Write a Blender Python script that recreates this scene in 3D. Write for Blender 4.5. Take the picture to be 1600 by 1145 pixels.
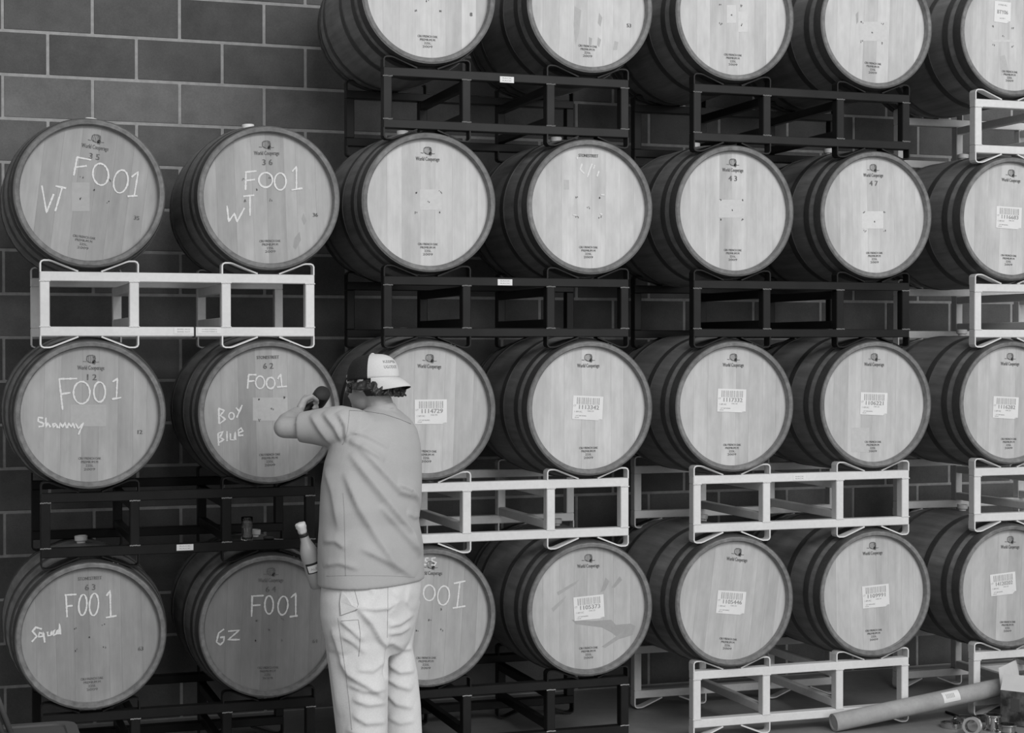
import bpy, math, random
import numpy as np
from mathutils import Vector, Matrix
from mathutils.bvhtree import BVHTree

random.seed(7)
rng = np.random.default_rng(7)
sc = bpy.context.scene
col = sc.collection
for o in list(bpy.data.objects):
    bpy.data.objects.remove(o)

# ------------------------------------------------------------------ camera
F_PX, CX, CY = 2645.95, 800.0, 572.5
YAW, PITCH, ROLL = 0.32687, -0.011159, -0.000664
BASE = 0.627                       # height of the lowest barrel axis
PITCHZ = 0.886                     # vertical distance between barrel rows
CAM = Vector((0.0, -6.9808, BASE + 1.1532))
_cy, _sy, _cp, _sp = math.cos(YAW), math.sin(YAW), math.cos(PITCH), math.sin(PITCH)
FW = Vector((_sy*_cp, _cy*_cp, _sp)); RT = Vector((_cy, -_sy, 0)); UP = RT.cross(FW)
RT, UP = (RT*math.cos(ROLL) + UP*math.sin(ROLL)), (UP*math.cos(ROLL) - RT*math.sin(ROLL))
cd = bpy.data.cameras.new('camera'); cam = bpy.data.objects.new('camera', cd); col.objects.link(cam)
cd.sensor_fit = 'HORIZONTAL'; cd.sensor_width = 36.0; cd.lens = F_PX/1600*36.0
cd.clip_start = 0.05; cd.clip_end = 200
cam.matrix_world = Matrix(((RT.x, UP.x, -FW.x, CAM.x), (RT.y, UP.y, -FW.y, CAM.y), (RT.z, UP.z, -FW.z, CAM.z), (0, 0, 0, 1)))
sc.camera = cam

# ------------------------------------------------------------------ light
sc.view_settings.view_transform = 'Standard'; sc.view_settings.look = 'None'
sc.view_settings.gamma = 1.0; sc.view_settings.use_curve_mapping = False
sc.view_settings.exposure = 0.1
w = bpy.data.worlds.new('world'); sc.world = w; w.use_nodes = True
w.node_tree.nodes['Background'].inputs[0].default_value = (1, 1, 1, 1)
w.node_tree.nodes['Background'].inputs[1].default_value = 0.40
def area(name, loc, target, sx, sy, power):
    l = bpy.data.lights.new(name, 'AREA'); l.shape = 'RECTANGLE'; l.size = sx; l.size_y = sy; l.energy = power
    o = bpy.data.objects.new(name, l); col.objects.link(o); o.location = loc
    o.rotation_euler = (Vector(target)-Vector(loc)).to_track_quat('-Z', 'Y').to_euler()
    return o
area('ceiling_lamps_front', (3.6, -9.5, 7.2), (2.7, 0, 1.2), 8.0, 3.0, 640)
area('dock_door_daylight', (7.5, -13.0, 3.0), (2.6, 0, 1.6), 5.0, 4.0, 310)

# ------------------------------------------------------------------ pixel <-> world
def ray(px, py):
    return FW + RT*((px-CX)/F_PX) - UP*((py-CY)/F_PX)
def U(px, py, Y):
    v = ray(px, py); return CAM + v*((Y-CAM.y)/v.y)
def UZ(px, py, Z):
    v = ray(px, py); return CAM + v*((Z-CAM.z)/v.z)
def proj_np(P):
    d = P - np.array(CAM); z = d@np.array(FW)
    return CX + F_PX*(d@np.array(RT))/z, CY - F_PX*(d@np.array(UP))/z, z
def pxm(p):                        # pixels per metre at a point
    return F_PX/((Vector(p)-CAM).dot(FW))

# ------------------------------------------------------------------ materials
def mat(name, c, rough=.6, metal=0.0, noise=None, bump=None, objcol=False, spec=.3, trans=0.0):
    m = bpy.data.materials.new(name); m.use_nodes = True
    nt = m.node_tree; b = nt.nodes['Principled BSDF']
    b.inputs['Roughness'].default_value = rough; b.inputs['Metallic'].default_value = metal
    b.inputs['Specular IOR Level'].default_value = spec
    if trans: b.inputs['Transmission Weight'].default_value = trans
    b.inputs['Base Color'].default_value = (c, c, c, 1)
    tc = nt.nodes.new('ShaderNodeTexCoord')
    last = None
    def mul(a, bb):
        x = nt.nodes.new('ShaderNodeMix'); x.data_type = 'RGBA'; x.blend_type = 'MULTIPLY'; x.inputs[0].default_value = 1
        nt.links.new(a, x.inputs[6]); nt.links.new(bb, x.inputs[7]); return x.outputs[2]
    if objcol:
        oi = nt.nodes.new('ShaderNodeObjectInfo'); last = oi.outputs['Color']
    else:
        rgb = nt.nodes.new('ShaderNodeRGB'); rgb.outputs[0].default_value = (c, c, c, 1); last = rgb.outputs[0]
    for (scale, lo, hi, detail, contrast) in (noise or []):
        mp = nt.nodes.new('ShaderNodeMapping'); mp.inputs['Scale'].default_value = scale
        nt.links.new(tc.outputs['Object'], mp.inputs[0])
        oi2 = nt.nodes.new('ShaderNodeObjectInfo')
        sh = nt.nodes.new('ShaderNodeVectorMath'); sh.operation = 'ADD'
        ml = nt.nodes.new('ShaderNodeMath'); ml.operation = 'MULTIPLY'; ml.inputs[1].default_value = 57.0
        nt.links.new(oi2.outputs['Random'], ml.inputs[0]); nt.links.new(mp.outputs[0], sh.inputs[0]); nt.links.new(ml.outputs[0], sh.inputs[1])
        n = nt.nodes.new('ShaderNodeTexNoise'); n.inputs['Scale'].default_value = 1; n.inputs['Detail'].default_value = detail
        n.inputs['Roughness'].default_value = .6
        nt.links.new(sh.outputs[0], n.inputs['Vector'])
        r = nt.nodes.new('ShaderNodeValToRGB'); r.color_ramp.elements[0].position = .5-contrast; r.color_ramp.elements[1].position = .5+contrast
        r.color_ramp.elements[0].color = (lo, lo, lo, 1); r.color_ramp.elements[1].color = (hi, hi, hi, 1)
        nt.links.new(n.outputs[0], r.inputs[0]); last = mul(last, r.outputs[0])
    if noise or objcol: nt.links.new(last, b.inputs['Base Color'])
    if bump:
        scale, strength, dist = bump
        n = nt.nodes.new('ShaderNodeTexNoise'); n.inputs['Scale'].default_value = 1; n.inputs['Detail'].default_value = 4
        mp = nt.nodes.new('ShaderNodeMapping'); mp.inputs['Scale'].default_value = scale
        nt.links.new(tc.outputs['Object'], mp.inputs[0]); nt.links.new(mp.outputs[0], n.inputs['Vector'])
        bm_ = nt.nodes.new('ShaderNodeBump'); bm_.inputs['Strength'].default_value = strength; bm_.inputs['Distance'].default_value = dist
        nt.links.new(n.outputs[0], bm_.inputs['Height']); nt.links.new(bm_.outputs[0], b.inputs['Normal'])
    return m

M = {}
M['block'] = mat('concrete_block', .1, .9, noise=[((9, 9, 9), .80, 1.12, 5, .25), ((120, 120, 120), .88, 1.08, 3, .25), ((2.2, 2.2, 2.2), .85, 1.15, 2, .2)], bump=((160, 160, 160), .25, .003), objcol=True, spec=.15)
M['mortar'] = mat('mortar', .36, .9, noise=[((30, 30, 30), .8, 1.15, 4, .25)], bump=((120, 120, 120), .3, .003), spec=.15)
M['floor'] = mat('concrete_floor', .25, .42, noise=[((1.2, 1.2, 1.2), .75, 1.2, 5, .25), ((25, 25, 25), .9, 1.08, 4, .25)], bump=((60, 60, 60), .08, .002))
M['head'] = mat('oak_head', .5, .62, noise=[((26, 26, 1.1), .86, 1.07, 5, .28), ((150, 150, 5), .94, 1.03, 4, .3), ((7, 7, 3), .84, 1.08, 3, .22), ((40, 40, 14), .93, 1.03, 3, .2)], bump=((220, 220, 6), .12, .001), objcol=True, spec=.25)
M['stave'] = mat('oak_stave', .21, .60, noise=[((30, 2, 30), .65, 1.3, 5, .28), ((5, 5, 5), .8, 1.2, 3, .25)], bump=((60, 4, 60), .15, .002), spec=.3)
M['chime'] = mat('oak_chime', .19, .7, noise=[((40, 40, 40), .65, 1.3, 5, .28), ((6, 6, 6), .75, 1.25, 3, .25)], bump=((90, 90, 90), .2, .002), spec=.2)
M['hoop'] = mat('galvanised_hoop', .085, .5, .3, noise=[((8, 8, 8), .75, 1.2, 4, .25), ((70, 70, 70), .85, 1.1, 3, .25)])
M['rivet'] = mat('hoop_rivet', .16, .4, .6, noise=[((50, 50, 50), .8, 1.2, 3, .25)])
M['bung'] = mat('silicone_bung', .72, .45, noise=[((20, 20, 20), .92, 1.04, 3, .25)])
M['rack_white'] = mat('rack_pale_paint', .72, .5, noise=[((5, 5, 5), .9, 1.05, 4, .25), ((60, 60, 60), .93, 1.03, 4, .25)])
M['rack_black'] = mat('rack_black_paint', .016, .32, noise=[((6, 6, 6), .8, 1.3, 4, .25)], spec=.08)
M['rack_grey'] = mat('rack_dark_grey_paint', .022, .32, noise=[((6, 6, 6), .8, 1.25, 4, .25)], spec=.1)
M['weld'] = mat('weld_bead', .28, .35, .5, noise=[((80, 80, 80), .7, 1.2, 3, .25)])
M['paper'] = mat('label_paper', .74, .5, noise=[((12, 12, 12), .94, 1.03, 3, .25)])
M['ink'] = mat('stamp_ink', .085, .7, noise=[((260, 260, 260), .55, 2.6, 3, .2)])
M['print'] = mat('label_print', .24, .6, noise=[((300, 300, 300), .7, 1.8, 3, .2)])
M['chalk'] = mat('chalk', .80, .9, noise=[((330, 330, 330), .72, 1.05, 3, .2)])
M['residue'] = mat('label_residue', .6, .7, noise=[((60, 60, 60), .94, 1.03, 4, .2)], objcol=True)
M['staple'] = mat('staple_mark', .14, .6, noise=[((200, 200, 200), .6, 1.8, 3, .2)])
M['steel'] = mat('bright_steel', .55, .18, 1.0, noise=[((20, 20, 20), .85, 1.1, 3, .25)])
M['card'] = mat('kraft_cardboard', .34, .75, noise=[((9, 9, 9), .82, 1.12, 4, .25), ((60, 60, 60), .92, 1.05, 3, .25)])
M['darkbox'] = mat('dark_printed_carton', .045, .5, noise=[((14, 14, 14), .5, 3.0, 3, .12)])
M['whitecard'] = mat('white_cardboard', .68, .6, noise=[((20, 20, 20), .92, 1.04, 3, .25)])
M['rubber'] = mat('black_rubber', .025, .55, noise=[((40, 40, 40), .8, 1.2, 3, .25)])
M['binplastic'] = mat('grey_bin_plastic', .07, .5, noise=[((10, 10, 10), .9, 1.1, 3, .25)])
M['skin'] = mat('skin', .40, .5, noise=[((18, 18, 18), .92, 1.06, 4, .25), ((120, 120, 120), .96, 1.03, 3, .25)], bump=((200, 200, 200), .08, .001))
M['hair'] = mat('dark_hair', .022, .45, noise=[((60, 60, 20), .6, 1.7, 4, .25)], spec=.4)
M['shirt'] = mat('work_shirt_twill', .41, .8, noise=[((5, 5, 5), .95, 1.04, 3, .25), ((300, 300, 300), .94, 1.04, 2, .25)], bump=((35, 35, 22), .12, .006), spec=.15)
M['trouser'] = mat('work_trouser_cotton', .68, .85, noise=[((7, 7, 5), .88, 1.05, 4, .25), ((220, 220, 220), .92, 1.05, 2, .25)], bump=((45, 45, 30), .16, .006), spec=.1)
M['seam'] = mat('seam_thread', .12, .9, noise=[((200, 200, 200), .7, 1.3, 2, .25)])
M['stitch'] = mat('tonal_stitching', .30, .9, noise=[((200, 200, 200), .8, 1.2, 2, .25)])
M['capwhite'] = mat('cap_white_panel', .62, .8, noise=[((250, 250, 250), .94, 1.04, 2, .25)], bump=((120, 120, 120), .1, .002))
M['capdark'] = mat('cap_dark_mesh', .018, .8, noise=[((400, 400, 400), .5, 1.8, 2, .2)])
M['capprint'] = mat('cap_embroidery', .25, .8, noise=[((250, 250, 250), .8, 1.2, 2, .25)])
M['bottle'] = mat('frosted_bottle', .36, .35, noise=[((12, 12, 12), .92, 1.06, 3, .25)], spec=.5)
M['glass'] = mat('clear_glass', .95, .03, trans=1.0, spec=.5, noise=[((5, 5, 5), .98, 1.0, 2, .25)])
M['eye'] = mat('eye_white', .7, .3, noise=[((50, 50, 50), .97, 1.0, 2, .25)])

# ------------------------------------------------------------------ mesh helpers
class MB:
    def __init__(s): s.v = []; s.f = []
    def add(s, vs, fs):
        n = len(s.v); s.v += [tuple(v) for v in vs]; s.f += [tuple(i+n for i in f) for f in fs]; return s
    def box(s, a, b):
        (x0, y0, z0), (x1, y1, z1) = a, b
        return s.add([(x0, y0, z0), (x1, y0, z0), (x1, y1, z0), (x0, y1, z0), (x0, y0, z1), (x1, y0, z1), (x1, y1, z1), (x0, y1, z1)],
                     [(0, 3, 2, 1), (4, 5, 6, 7), (0, 1, 5, 4), (1, 2, 6, 5), (2, 3, 7, 6), (3, 0, 4, 7)])
    def bbox(s, a, b, r):           # box with chamfered edges
        (x0, y0, z0), (x1, y1, z1) = a, b
        vs = []; idx = {}
        for ix, sx in ((0, 1), (1, -1)):
            for iy, sy in ((0, 1), (1, -1)):
                for iz, sz in ((0, 1), (1, -1)):
                    X = (x0, x1)[ix]; Y = (y0, y1)[iy]; Z = (z0, z1)[iz]
                    for k, p in enumerate(((X, Y+sy*r, Z+sz*r), (X+sx*r, Y, Z+sz*r), (X+sx*r, Y+sy*r, Z))):
                        idx[(ix, iy, iz, k)] = len(vs); vs.append(p)
        g = lambda *a: idx[a]
        fs = []
        for i in (0, 1):
            q = [g(i, 0, 0, 0), g(i, 0, 1, 0), g(i, 1, 1, 0), g(i, 1, 0, 0)]; fs.append(q if i == 0 else q[::-1])
            q = [g(0, i, 0, 1), g(1, i, 0, 1), g(1, i, 1, 1), g(0, i, 1, 1)]; fs.append(q if i == 0 else q[::-1])
            q = [g(0, 0, i, 2), g(0, 1, i, 2), g(1, 1, i, 2), g(1, 0, i, 2)]; fs.append(q if i == 0 else q[::-1])
        for a_ in (0, 1):
            for b_ in (0, 1):
                fs.append([g(a_, b_, 0, 0), g(a_, b_, 1, 0), g(a_, b_, 1, 1), g(a_, b_, 0, 1)])
                fs.append([g(a_, 0, b_, 0), g(a_, 1, b_, 0), g(a_, 1, b_, 2), g(a_, 0, b_, 2)])
                fs.append([g(0, a_, b_, 1), g(1, a_, b_, 1), g(1, a_, b_, 2), g(0, a_, b_, 2)])
                for c_ in (0, 1): fs.append([g(a_, b_, c_, 0), g(a_, b_, c_, 1), g(a_, b_, c_, 2)])
        return s.add(vs, fs)
    def rings(s, rings, cap=True, closed=False):
        n = len(rings[0]); base = len(s.v)
        for r in rings: s.v += [tuple(p) for p in r]
        m = len(rings)
        for i in range(m if closed else m-1):
            a = base+i*n; b = base+((i+1) % m)*n
            for j in range(n):
                k = (j+1) % n; s.f.append((a+j, a+k, b+k, b+j))
        if cap and not closed:
            s.f.append(tuple(base+j for j in range(n))[::-1]); s.f.append(tuple(base+(m-1)*n+j for j in range(n)))
        return s
    def lathe(s, prof, n=32, axis='Z', origin=(0, 0, 0), closed=False, cap=True):
        R = []
        for r, h in prof:
            ring = []
            for j in range(n):
                a = 2*math.pi*j/n; c, d = r*math.cos(a), r*math.sin(a)
                p = {'Z': (c, d, h), 'Y': (c, h, -d), 'X': (h, c, d)}[axis]
                ring.append((p[0]+origin[0], p[1]+origin[1], p[2]+origin[2]))
            R.append(ring)
        return s.rings(R, cap=cap, closed=closed)
    def tube(s, pts, r, n=8, cap=True):
        pts = [Vector(p) for p in pts]; R = []
        rr = r if isinstance(r, (list, tuple)) else [r]*len(pts)
        t = (pts[1]-pts[0]).normalized(); nrm = t.orthogonal().normalized()
        for i, p in enumerate(pts):
            t = (pts[min(i+1, len(pts)-1)]-pts[max(i-1, 0)]).normalized()
            nrm = (nrm - t*nrm.dot(t)).normalized(); bn = t.cross(nrm)
            R.append([p+(nrm*math.cos(2*math.pi*j/n)+bn*math.sin(2*math.pi*j/n))*rr[i] for j in range(n)])
        return s.rings(R, cap=cap)
    def ribbon(s, pts, wd, y=0.0, jitter=0.0):     # stroke in the XZ plane at y, facing -Y
        pts = [np.array(p, float) for p in pts]
        if jitter:
            q = []
            for a, b in zip(pts[:-1], pts[1:]):
                k = max(1, int(np.linalg.norm(b-a)/.006))
                q += [a+(b-a)*i/k for i in range(k)]
            pts = q+[pts[-1]]
        n = len(s.v)
        for i, p in enumerate(pts):
            t = pts[min(i+1, len(pts)-1)]-pts[max(i-1, 0)]; L = np.linalg.norm(t) or 1; t = t/L
            nn = np.array([-t[1], t[0]])*wd*.5*(1+(random.uniform(-jitter, jitter) if jitter else 0))
            yy = y-(.000012*i if jitter else 0); s.v += [(p[0]+nn[0], yy, p[1]+nn[1]), (p[0]-nn[0], yy, p[1]-nn[1])]
        for i in range(len(pts)-1): s.f.append((n+2*i, n+2*i+2, n+2*i+3, n+2*i+1)[::-1])
        return s
    def mesh(s, name, m, smooth=False, angle=None):
        me = bpy.data.meshes.new(name); me.from_pydata(s.v, [], s.f); me.update()
        if smooth: me.polygons.foreach_set('use_smooth', [True]*len(me.polygons))
        if smooth and angle: me.set_sharp_from_angle(angle=math.radians(angle))
        me.materials.append(m); return me
    def build(s, name, m, parent=None, smooth=False, angle=None, **k):
        return link(name, s.mesh(name, m, smooth, angle), parent, **k)
def link(name, me, parent=None, loc=None, rot=None):
    o = bpy.data.objects.new(name, me); col.objects.link(o)
    if parent: o.parent = parent
    if loc: o.location = loc
    if rot: o.rotation_euler = rot
    return o
def tag(o, label=None, cat=None, group=None, kind=None):
    if label: o['label'] = label
    if cat: o['category'] = cat
    if group: o['group'] = group
    if kind: o['kind'] = kind
    return o
def thing(name, loc, label, cat, group=None):
    o = bpy.data.objects.new(name, None); col.objects.link(o); o.location = loc; o.empty_display_size = .05
    return tag(o, label, cat, group)
_tc = {}
def text_mesh(s):                  # (verts 2d, faces), unit height, centred horizontally
    if s in _tc: return _tc[s]
    cu = bpy.data.curves.new('t', 'FONT'); cu.body = s; cu.size = 1.0; cu.align_x = 'CENTER'; cu.resolution_u = 2
    o = bpy.data.objects.new('t', cu); col.objects.link(o)
    dg = bpy.context.evaluated_depsgraph_get(); me = bpy.data.meshes.new_from_object(o.evaluated_get(dg))
    r = ([(v.co.x, v.co.y) for v in me.vertices], [tuple(p.vertices) for p in me.polygons])
    bpy.data.objects.remove(o); bpy.data.meshes.remove(me); bpy.data.curves.remove(cu)
    _tc[s] = r; return r
def put_text(mb, s, u, v, h, y, width=None, rot=0.0, bold=0):
    vs, fs = text_mesh(s)
    wx = max(p[0] for p in vs)-min(p[0] for p in vs); kx = (width/wx) if width else h
    c, d = math.cos(rot), math.sin(rot)
    for e in ([0] if not bold else [-bold, bold]):
        out = []
        for x, yy in vs:
            a, b = x*kx+e, (yy-.35)*h; out.append((u+a*c+b*d, y-(.0001 if e > 0 else 0), v-a*d+b*c))
        mb.add(out, fs)

# ------------------------------------------------------------------ setting
WALL_Y, CW, CH, J = 1.22, .4064, .2032, .012
wall = MB(); wall.box((-6, WALL_Y, -.05), (12, WALL_Y+.25, 6.2))
wall_back = wall.build('wall_back', M['mortar']); tag(wall_back, kind='structure')
def block_mesh(wd):
    return MB().bbox((-wd/2, 0, 0), (wd/2, .05, CH-J), .0035).mesh('block', M['block'])
bm_full = block_mesh(CW-J)
rest = MB()
cnt = 0
for k in range(24):
    off = .492 + J/2 if k % 2 == 1 else .492 + CW/2 + J/2
    for i in range(-15, 28):
        x = off + CW*i + CW/2 - J/2; z = k*CH + J/2
        if x-CW/2 < -6 or x+CW/2 > 12: continue
        if 0.1 < x < 6.25 and k < 18:
            b = link('block', bm_full, wall_back, loc=(x, WALL_Y-.0025, z)); cnt += 1
            t = .122*random.choice((.84, .92, 1.0, 1.0, 1.06, 1.14, 1.4)); b.color = (t, t, t, 1)
        else:
            rest.box((x-CW/2+J/2, WALL_Y-.0025, z), (x+CW/2-J/2, WALL_Y+.04, z+CH-J))
r_ = rest.build('block_courses_beyond', M['block'], wall_back); r_.color = (.112, .112, .112, 1); r_['kind'] = 'stuff'
fl = MB().box((-8, -14, -.1), (14, WALL_Y+.2, 0)); tag(fl.build('floor', M['floor']), kind='structure')

# ------------------------------------------------------------------ racks
XC = [.5785, 1.3003, 1.9863, 2.7227, 3.4271, 4.1575, 4.905]
ROWZ = lambda r: BASE + PITCHZ*(3-r)
T = .038; FH = .129; POST = .175; DR = .735; DT = .05; SH = .045
def strap_mesh(sx, sz):
    # flat bar cradle: from rail edge up, over, then sloping in to the rail beside the barrel's lowest point
    th = .006
    pl = [(POST+T/2-.003, FH-.002), (POST+T/2-.003, FH+SH-.012), (POST+T/2-.007, FH+SH-.004), (POST+T/2-.016, FH+SH), (POST-.018, FH+SH), (POST-.030, FH+SH-.003), (.045, FH+.002)]
    P = [Vector((p[0]*sx, 0, p[1]*sz)) for p in pl]; R = []
    for i, p in enumerate(P):
        t = (P[min(i+1, len(P)-1)]-P[max(i-1, 0)]).normalized(); n = Vector((-t.z, 0, t.x))*th/2
        R.append([p+n, p-n, p-n+Vector((0, DT, 0)), p+n+Vector((0, DT, 0))])
    return MB().rings(R)
RM = {}
def rack_meshes(mk, sp):
    key = (mk, round(sp, 3))
    if key in RM: return RM[key]
    m = M[mk]; x0, x1 = -POST-T/2, sp+POST+T/2; d = {}
    d['rail'] = MB().bbox((x0, 0, -T/2), (x1, DT, T/2), .003).mesh('rail', m)
    d['post'] = MB().bbox((-T/2, .001, -FH+T), (T/2, DT-.001, FH-T), .003).mesh('post', m)
    d['cross'] = MB().bbox((-T/2+.002, DT, -T/2), (T/2-.002, DR-DT, T/2), .003).mesh('cross_member', m)
    wl = MB()
    for k in range(9):
        a = -T/2+T*k/8; wl.lathe([(.0001, -.003), (.0028, -.002), (.0032, 0), (.0028, .002), (.0001, .003)], 6, 'X', (a, 0, random.uniform(-.001, .001)))
    d['weld'] = wl.mesh('weld_bead', M['weld'] if mk != 'rack_white' else m)
    for sx in (-1, 1):
        for sz in (-1, 1): d[('s', sx, sz)] = strap_mesh(sx, sz).mesh('cradle_strap', m)
    RM[key] = d; return d
def make_rack(ca, cb, zmid, mk, label, stickers=()):
    xa = XC[ca]; sp = (XC[cb]-xa) if cb < 7 else .735
    d = rack_meshes(mk, sp)
    zb = zmid-FH-SH-.003
    root = thing('barrel_rack', (xa+sp/2, DR/2, zb), label, 'rack', 'two-barrel steel racks')
    ox, oy, oz = -sp/2, -DR/2, zmid-zb
    def L(name, me, x, y, z): return link(name, me, root, loc=(ox+x, oy+y, oz+z))
    for yy in (0, DR-DT):
        for sz in (-1, 1): L('rail', d['rail'], 0, yy, sz*(FH-T/2))
        for px in (-POST, POST, sp-POST, sp+POST):
            p = L('post', d['post'], px, yy, 0)
            if yy == 0:
                for sz in (-1, 1): link('weld_bead', d['weld'], p, loc=(0, .0005, sz*(FH-T)))
        for bx in (0, sp):
            for sx in (-1, 1):
                for sz in (-1, 1): L('cradle_strap', d[('s', sx, sz)], bx, yy, 0)
    for px in (POST, sp-POST):
        for sz in (-1, 1): L('cross_member', d['cross'], px, 0, sz*(FH-T-T/2-.002))
    if stickers and len(stickers) == 2:
        p = U(304.5, 516.5, 0); link('cable_tie', MB().bbox((-.004, -.003, -T/2-.004), (.004, DT+.003, T/2+.004), .002).mesh('cable_tie', M['rubber']), root, loc=(p.x-xa-sp/2, -DR/2, oz-FH+T/2))
    for (px, py, wpx, hpx, txt) in stickers:
        p = U(px, py, 0); q = p-Vector((xa+sp/2, DR/2, zb))
        s = pxm(p); w2, h2 = wpx/s/2, hpx/s/2
        st = MB().box((-w2, -.0016, -h2), (w2, .0004, h2)).build('sticker', M['paper'], root, loc=(q.x, -DR/2, q.z))
        pr = MB()
        for k in range(2): put_text(pr, txt, 0, h2*(.45-.8*k), h2*.55, -.0022, width=w2*1.3)
        pr.build('sticker_print', M['print'], st)
    return root
zm = lambda r: ROWZ(r)-PITCHZ/2          # rack under row r
make_rack(0, 1, zm(1), 'rack_white', 'pale painted barrel rack under the barrels numbered 35 and 36', [(287, 516.5, 30, 10, 'BARREL RACK'), (327, 516.5, 36, 9, 'WESTERN')])
make_rack(0, 1, zm(2), 'rack_black', 'black barrel rack between barrel 12 above and barrel 63 below', [(289, 855, 26, 9.5, 'RACK')])
make_rack(0, 1, zm(3), 'rack_black', 'black barrel rack on the floor under the barrels numbered 63 and 64')
make_rack(2, 3, zm(0), 'rack_grey', 'dark grey rack with white sticker, uppermost rack left of centre', [(792, 124.5, 23, 9.5, 'RACK')])
make_rack(2, 3, zm(1), 'rack_black', 'black rack with white sticker directly above the person in the cap', [(789, 441, 24, 9.5, 'RACK')])
make_rack(2, 3, zm(2), 'rack_white', 'pale rack partly hidden behind the shirt of the person')
make_rack(2, 3, zm(3), 'rack_black', 'black rack on the floor beside the legs of the person')
make_rack(4, 5, zm(0), 'rack_grey', 'dark grey rack without sticker above the barrels numbered 43 and 47')
make_rack(4, 5, zm(1), 'rack_black', 'black rack directly below the barrels numbered 43 and 47')
make_rack(4, 5, zm(2), 'rack_white', 'pale rack between labelled barrels 1117332 and 1105446', [(1249, 746, 22, 8, 'RACK')])
make_rack(4, 5, zm(3), 'rack_white', 'pale rack on the floor with the cardboard tube lying in front')
make_rack(6, 7, zm(0), 'rack_white', 'pale rack at right edge, topmost of its column')
make_rack(6, 7, zm(1), 'rack_white', 'pale rack at right edge, second from top of its column')
make_rack(6, 7, zm(2), 'rack_white', 'pale rack at right edge, third from top of its column')
make_rack(6, 7, zm(3), 'rack_white', 'pale rack on the floor at right edge behind the open carton')

# ------------------------------------------------------------------ barrels
BL, RB, RC, RH, YC, Y0 = .88, .326, .292, .270, .41, -.03
def rad(t): return RB-(RB-RC)*((t-BL/2)/(BL/2))**2
def barrel_body():
    mb = MB(); NS = 30; n = NS*4
    def ring(r, y, groove):
        out = []
        for j in range(n):
            a = 2*math.pi*j/n; rr = r-(.0014 if (groove and j % 4 == 0) else 0)
            out.append((rr*math.cos(a), y, rr*math.sin(a)))
        return out
    R = []
    for i in range(25):
        t = BL*i/24; R.append(ring(rad(t), t-BL/2, True))
    outer = R
    R = [ring(RH, -BL/2+.05, False), ring(RH, -BL/2+.010, False), ring(RH+.005, -BL/2+.001, False), ring(RC-.004, -BL/2, True)] + outer[0:]
    R[4] = ring(RC, -BL/2+.003, True)
    R += [ring(RC-.004, BL/2+.0, True), ring(RH, BL/2-.005, False), ring(RH, BL/2-.04, False)]
    mb.rings(R, cap=True)
    me = mb.mesh('body', M['stave'], smooth=True, angle=40)
    me.materials.append(M['chime'])
    for p in me.polygons:
        c = p.center
        if c.y < -BL/2+.006 and p.area < .002: p.material_index = 1
    return me
def hoop_mesh(t0, t1, th=.0035):
    pr = [(rad(t0)-.002, t0-BL/2), (rad(t0)+th, t0-BL/2), (rad((t0+t1)/2)+th+.0006, (t0+t1)/2-BL/2), (rad(t1)+th, t1-BL/2), (rad(t1)-.002, t1-BL/2)]
    return MB().lathe(pr, 72, 'Y', closed=True).mesh('hoop', M['hoop'], smooth=True, angle=35)
ME_BODY = barrel_body()
HOOPS = [(.004, .056), (.092, .132), (.250, .292), (BL-.292, BL-.250), (BL-.132, BL-.092), (BL-.056, BL-.004)]
ME_HOOP = [hoop_mesh(*h) for h in HOOPS]
def rivets():
    mb = MB()
    for (t0, t1) in HOOPS[:3]:
        tm = (t0+t1)/2
        for da in (-.03, .03):
            a = math.radians(70)+da; r = rad(tm)+.0035
            mb.lathe([(.005, 0), (.004, .0018), (.0005, .0028)], 8, 'Z', (0, 0, r))
            for q in range(len(mb.v)-24, len(mb.v)):
                x, y, z = mb.v[q]; mb.v[q] = (x*math.sin(a)+z*math.cos(a), y+tm-BL/2, z*math.sin(a)-x*math.cos(a))
    return mb.mesh('rivet', M['rivet'], smooth=True)
ME_RIV = rivets()
BOARDS = [[-1, -.72, -.46, -.2, .06, .3, .56, .8, 1], [-1, -.78, -.5, -.24, -.02, .26, .44, .74, 1], [-1, -.66, -.42, -.12, .12, .4, .62, .82, 1]]
def board_mesh(u0, u1):
    R = RH+.002; g = .0001; a, b = u0*R+g, u1*R-g; n = 6
    top = []; bot = []
    for i in range(n+1):
        x = a+(b-a)*i/n; h = math.sqrt(max(R*R-x*x, 1e-7)); top.append((x, h)); bot.append((x, -h))
    out = bot+top[::-1]
    mb = MB(); N = len(out)
    f = [(x, -BL/2+.0292, z) for x, z in out]; bk = [(x, -BL/2+.050, z) for x, z in out]
    cxm = (a+b)/2
    ff = [(cxm+(x-cxm)*.997, -BL/2+.029, z*.998) for x, z in out]
    mb.rings([ff, f, bk]); mb.f[-2] = tuple(reversed(mb.f[-2])) if False else mb.f[-2]
    return mb.mesh('head_board', M['head'])
ME_BOARD = [[board_mesh(a, b) for a, b in zip(l[:-1], l[1:])] for l in BOARDS]
ME_BUNG = MB().lathe([(.016, -.02), (.0185, .006), (.023, .007), (.0262, .010), (.027, .027), (.025, .030), (.021, .030), (.019, .025), (.002, .0245)], 24, 'Z').mesh('bung', M['bung'], smooth=True, angle=40)
HY = -BL/2+.029                      # face of the head boards (barrel local)
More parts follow.
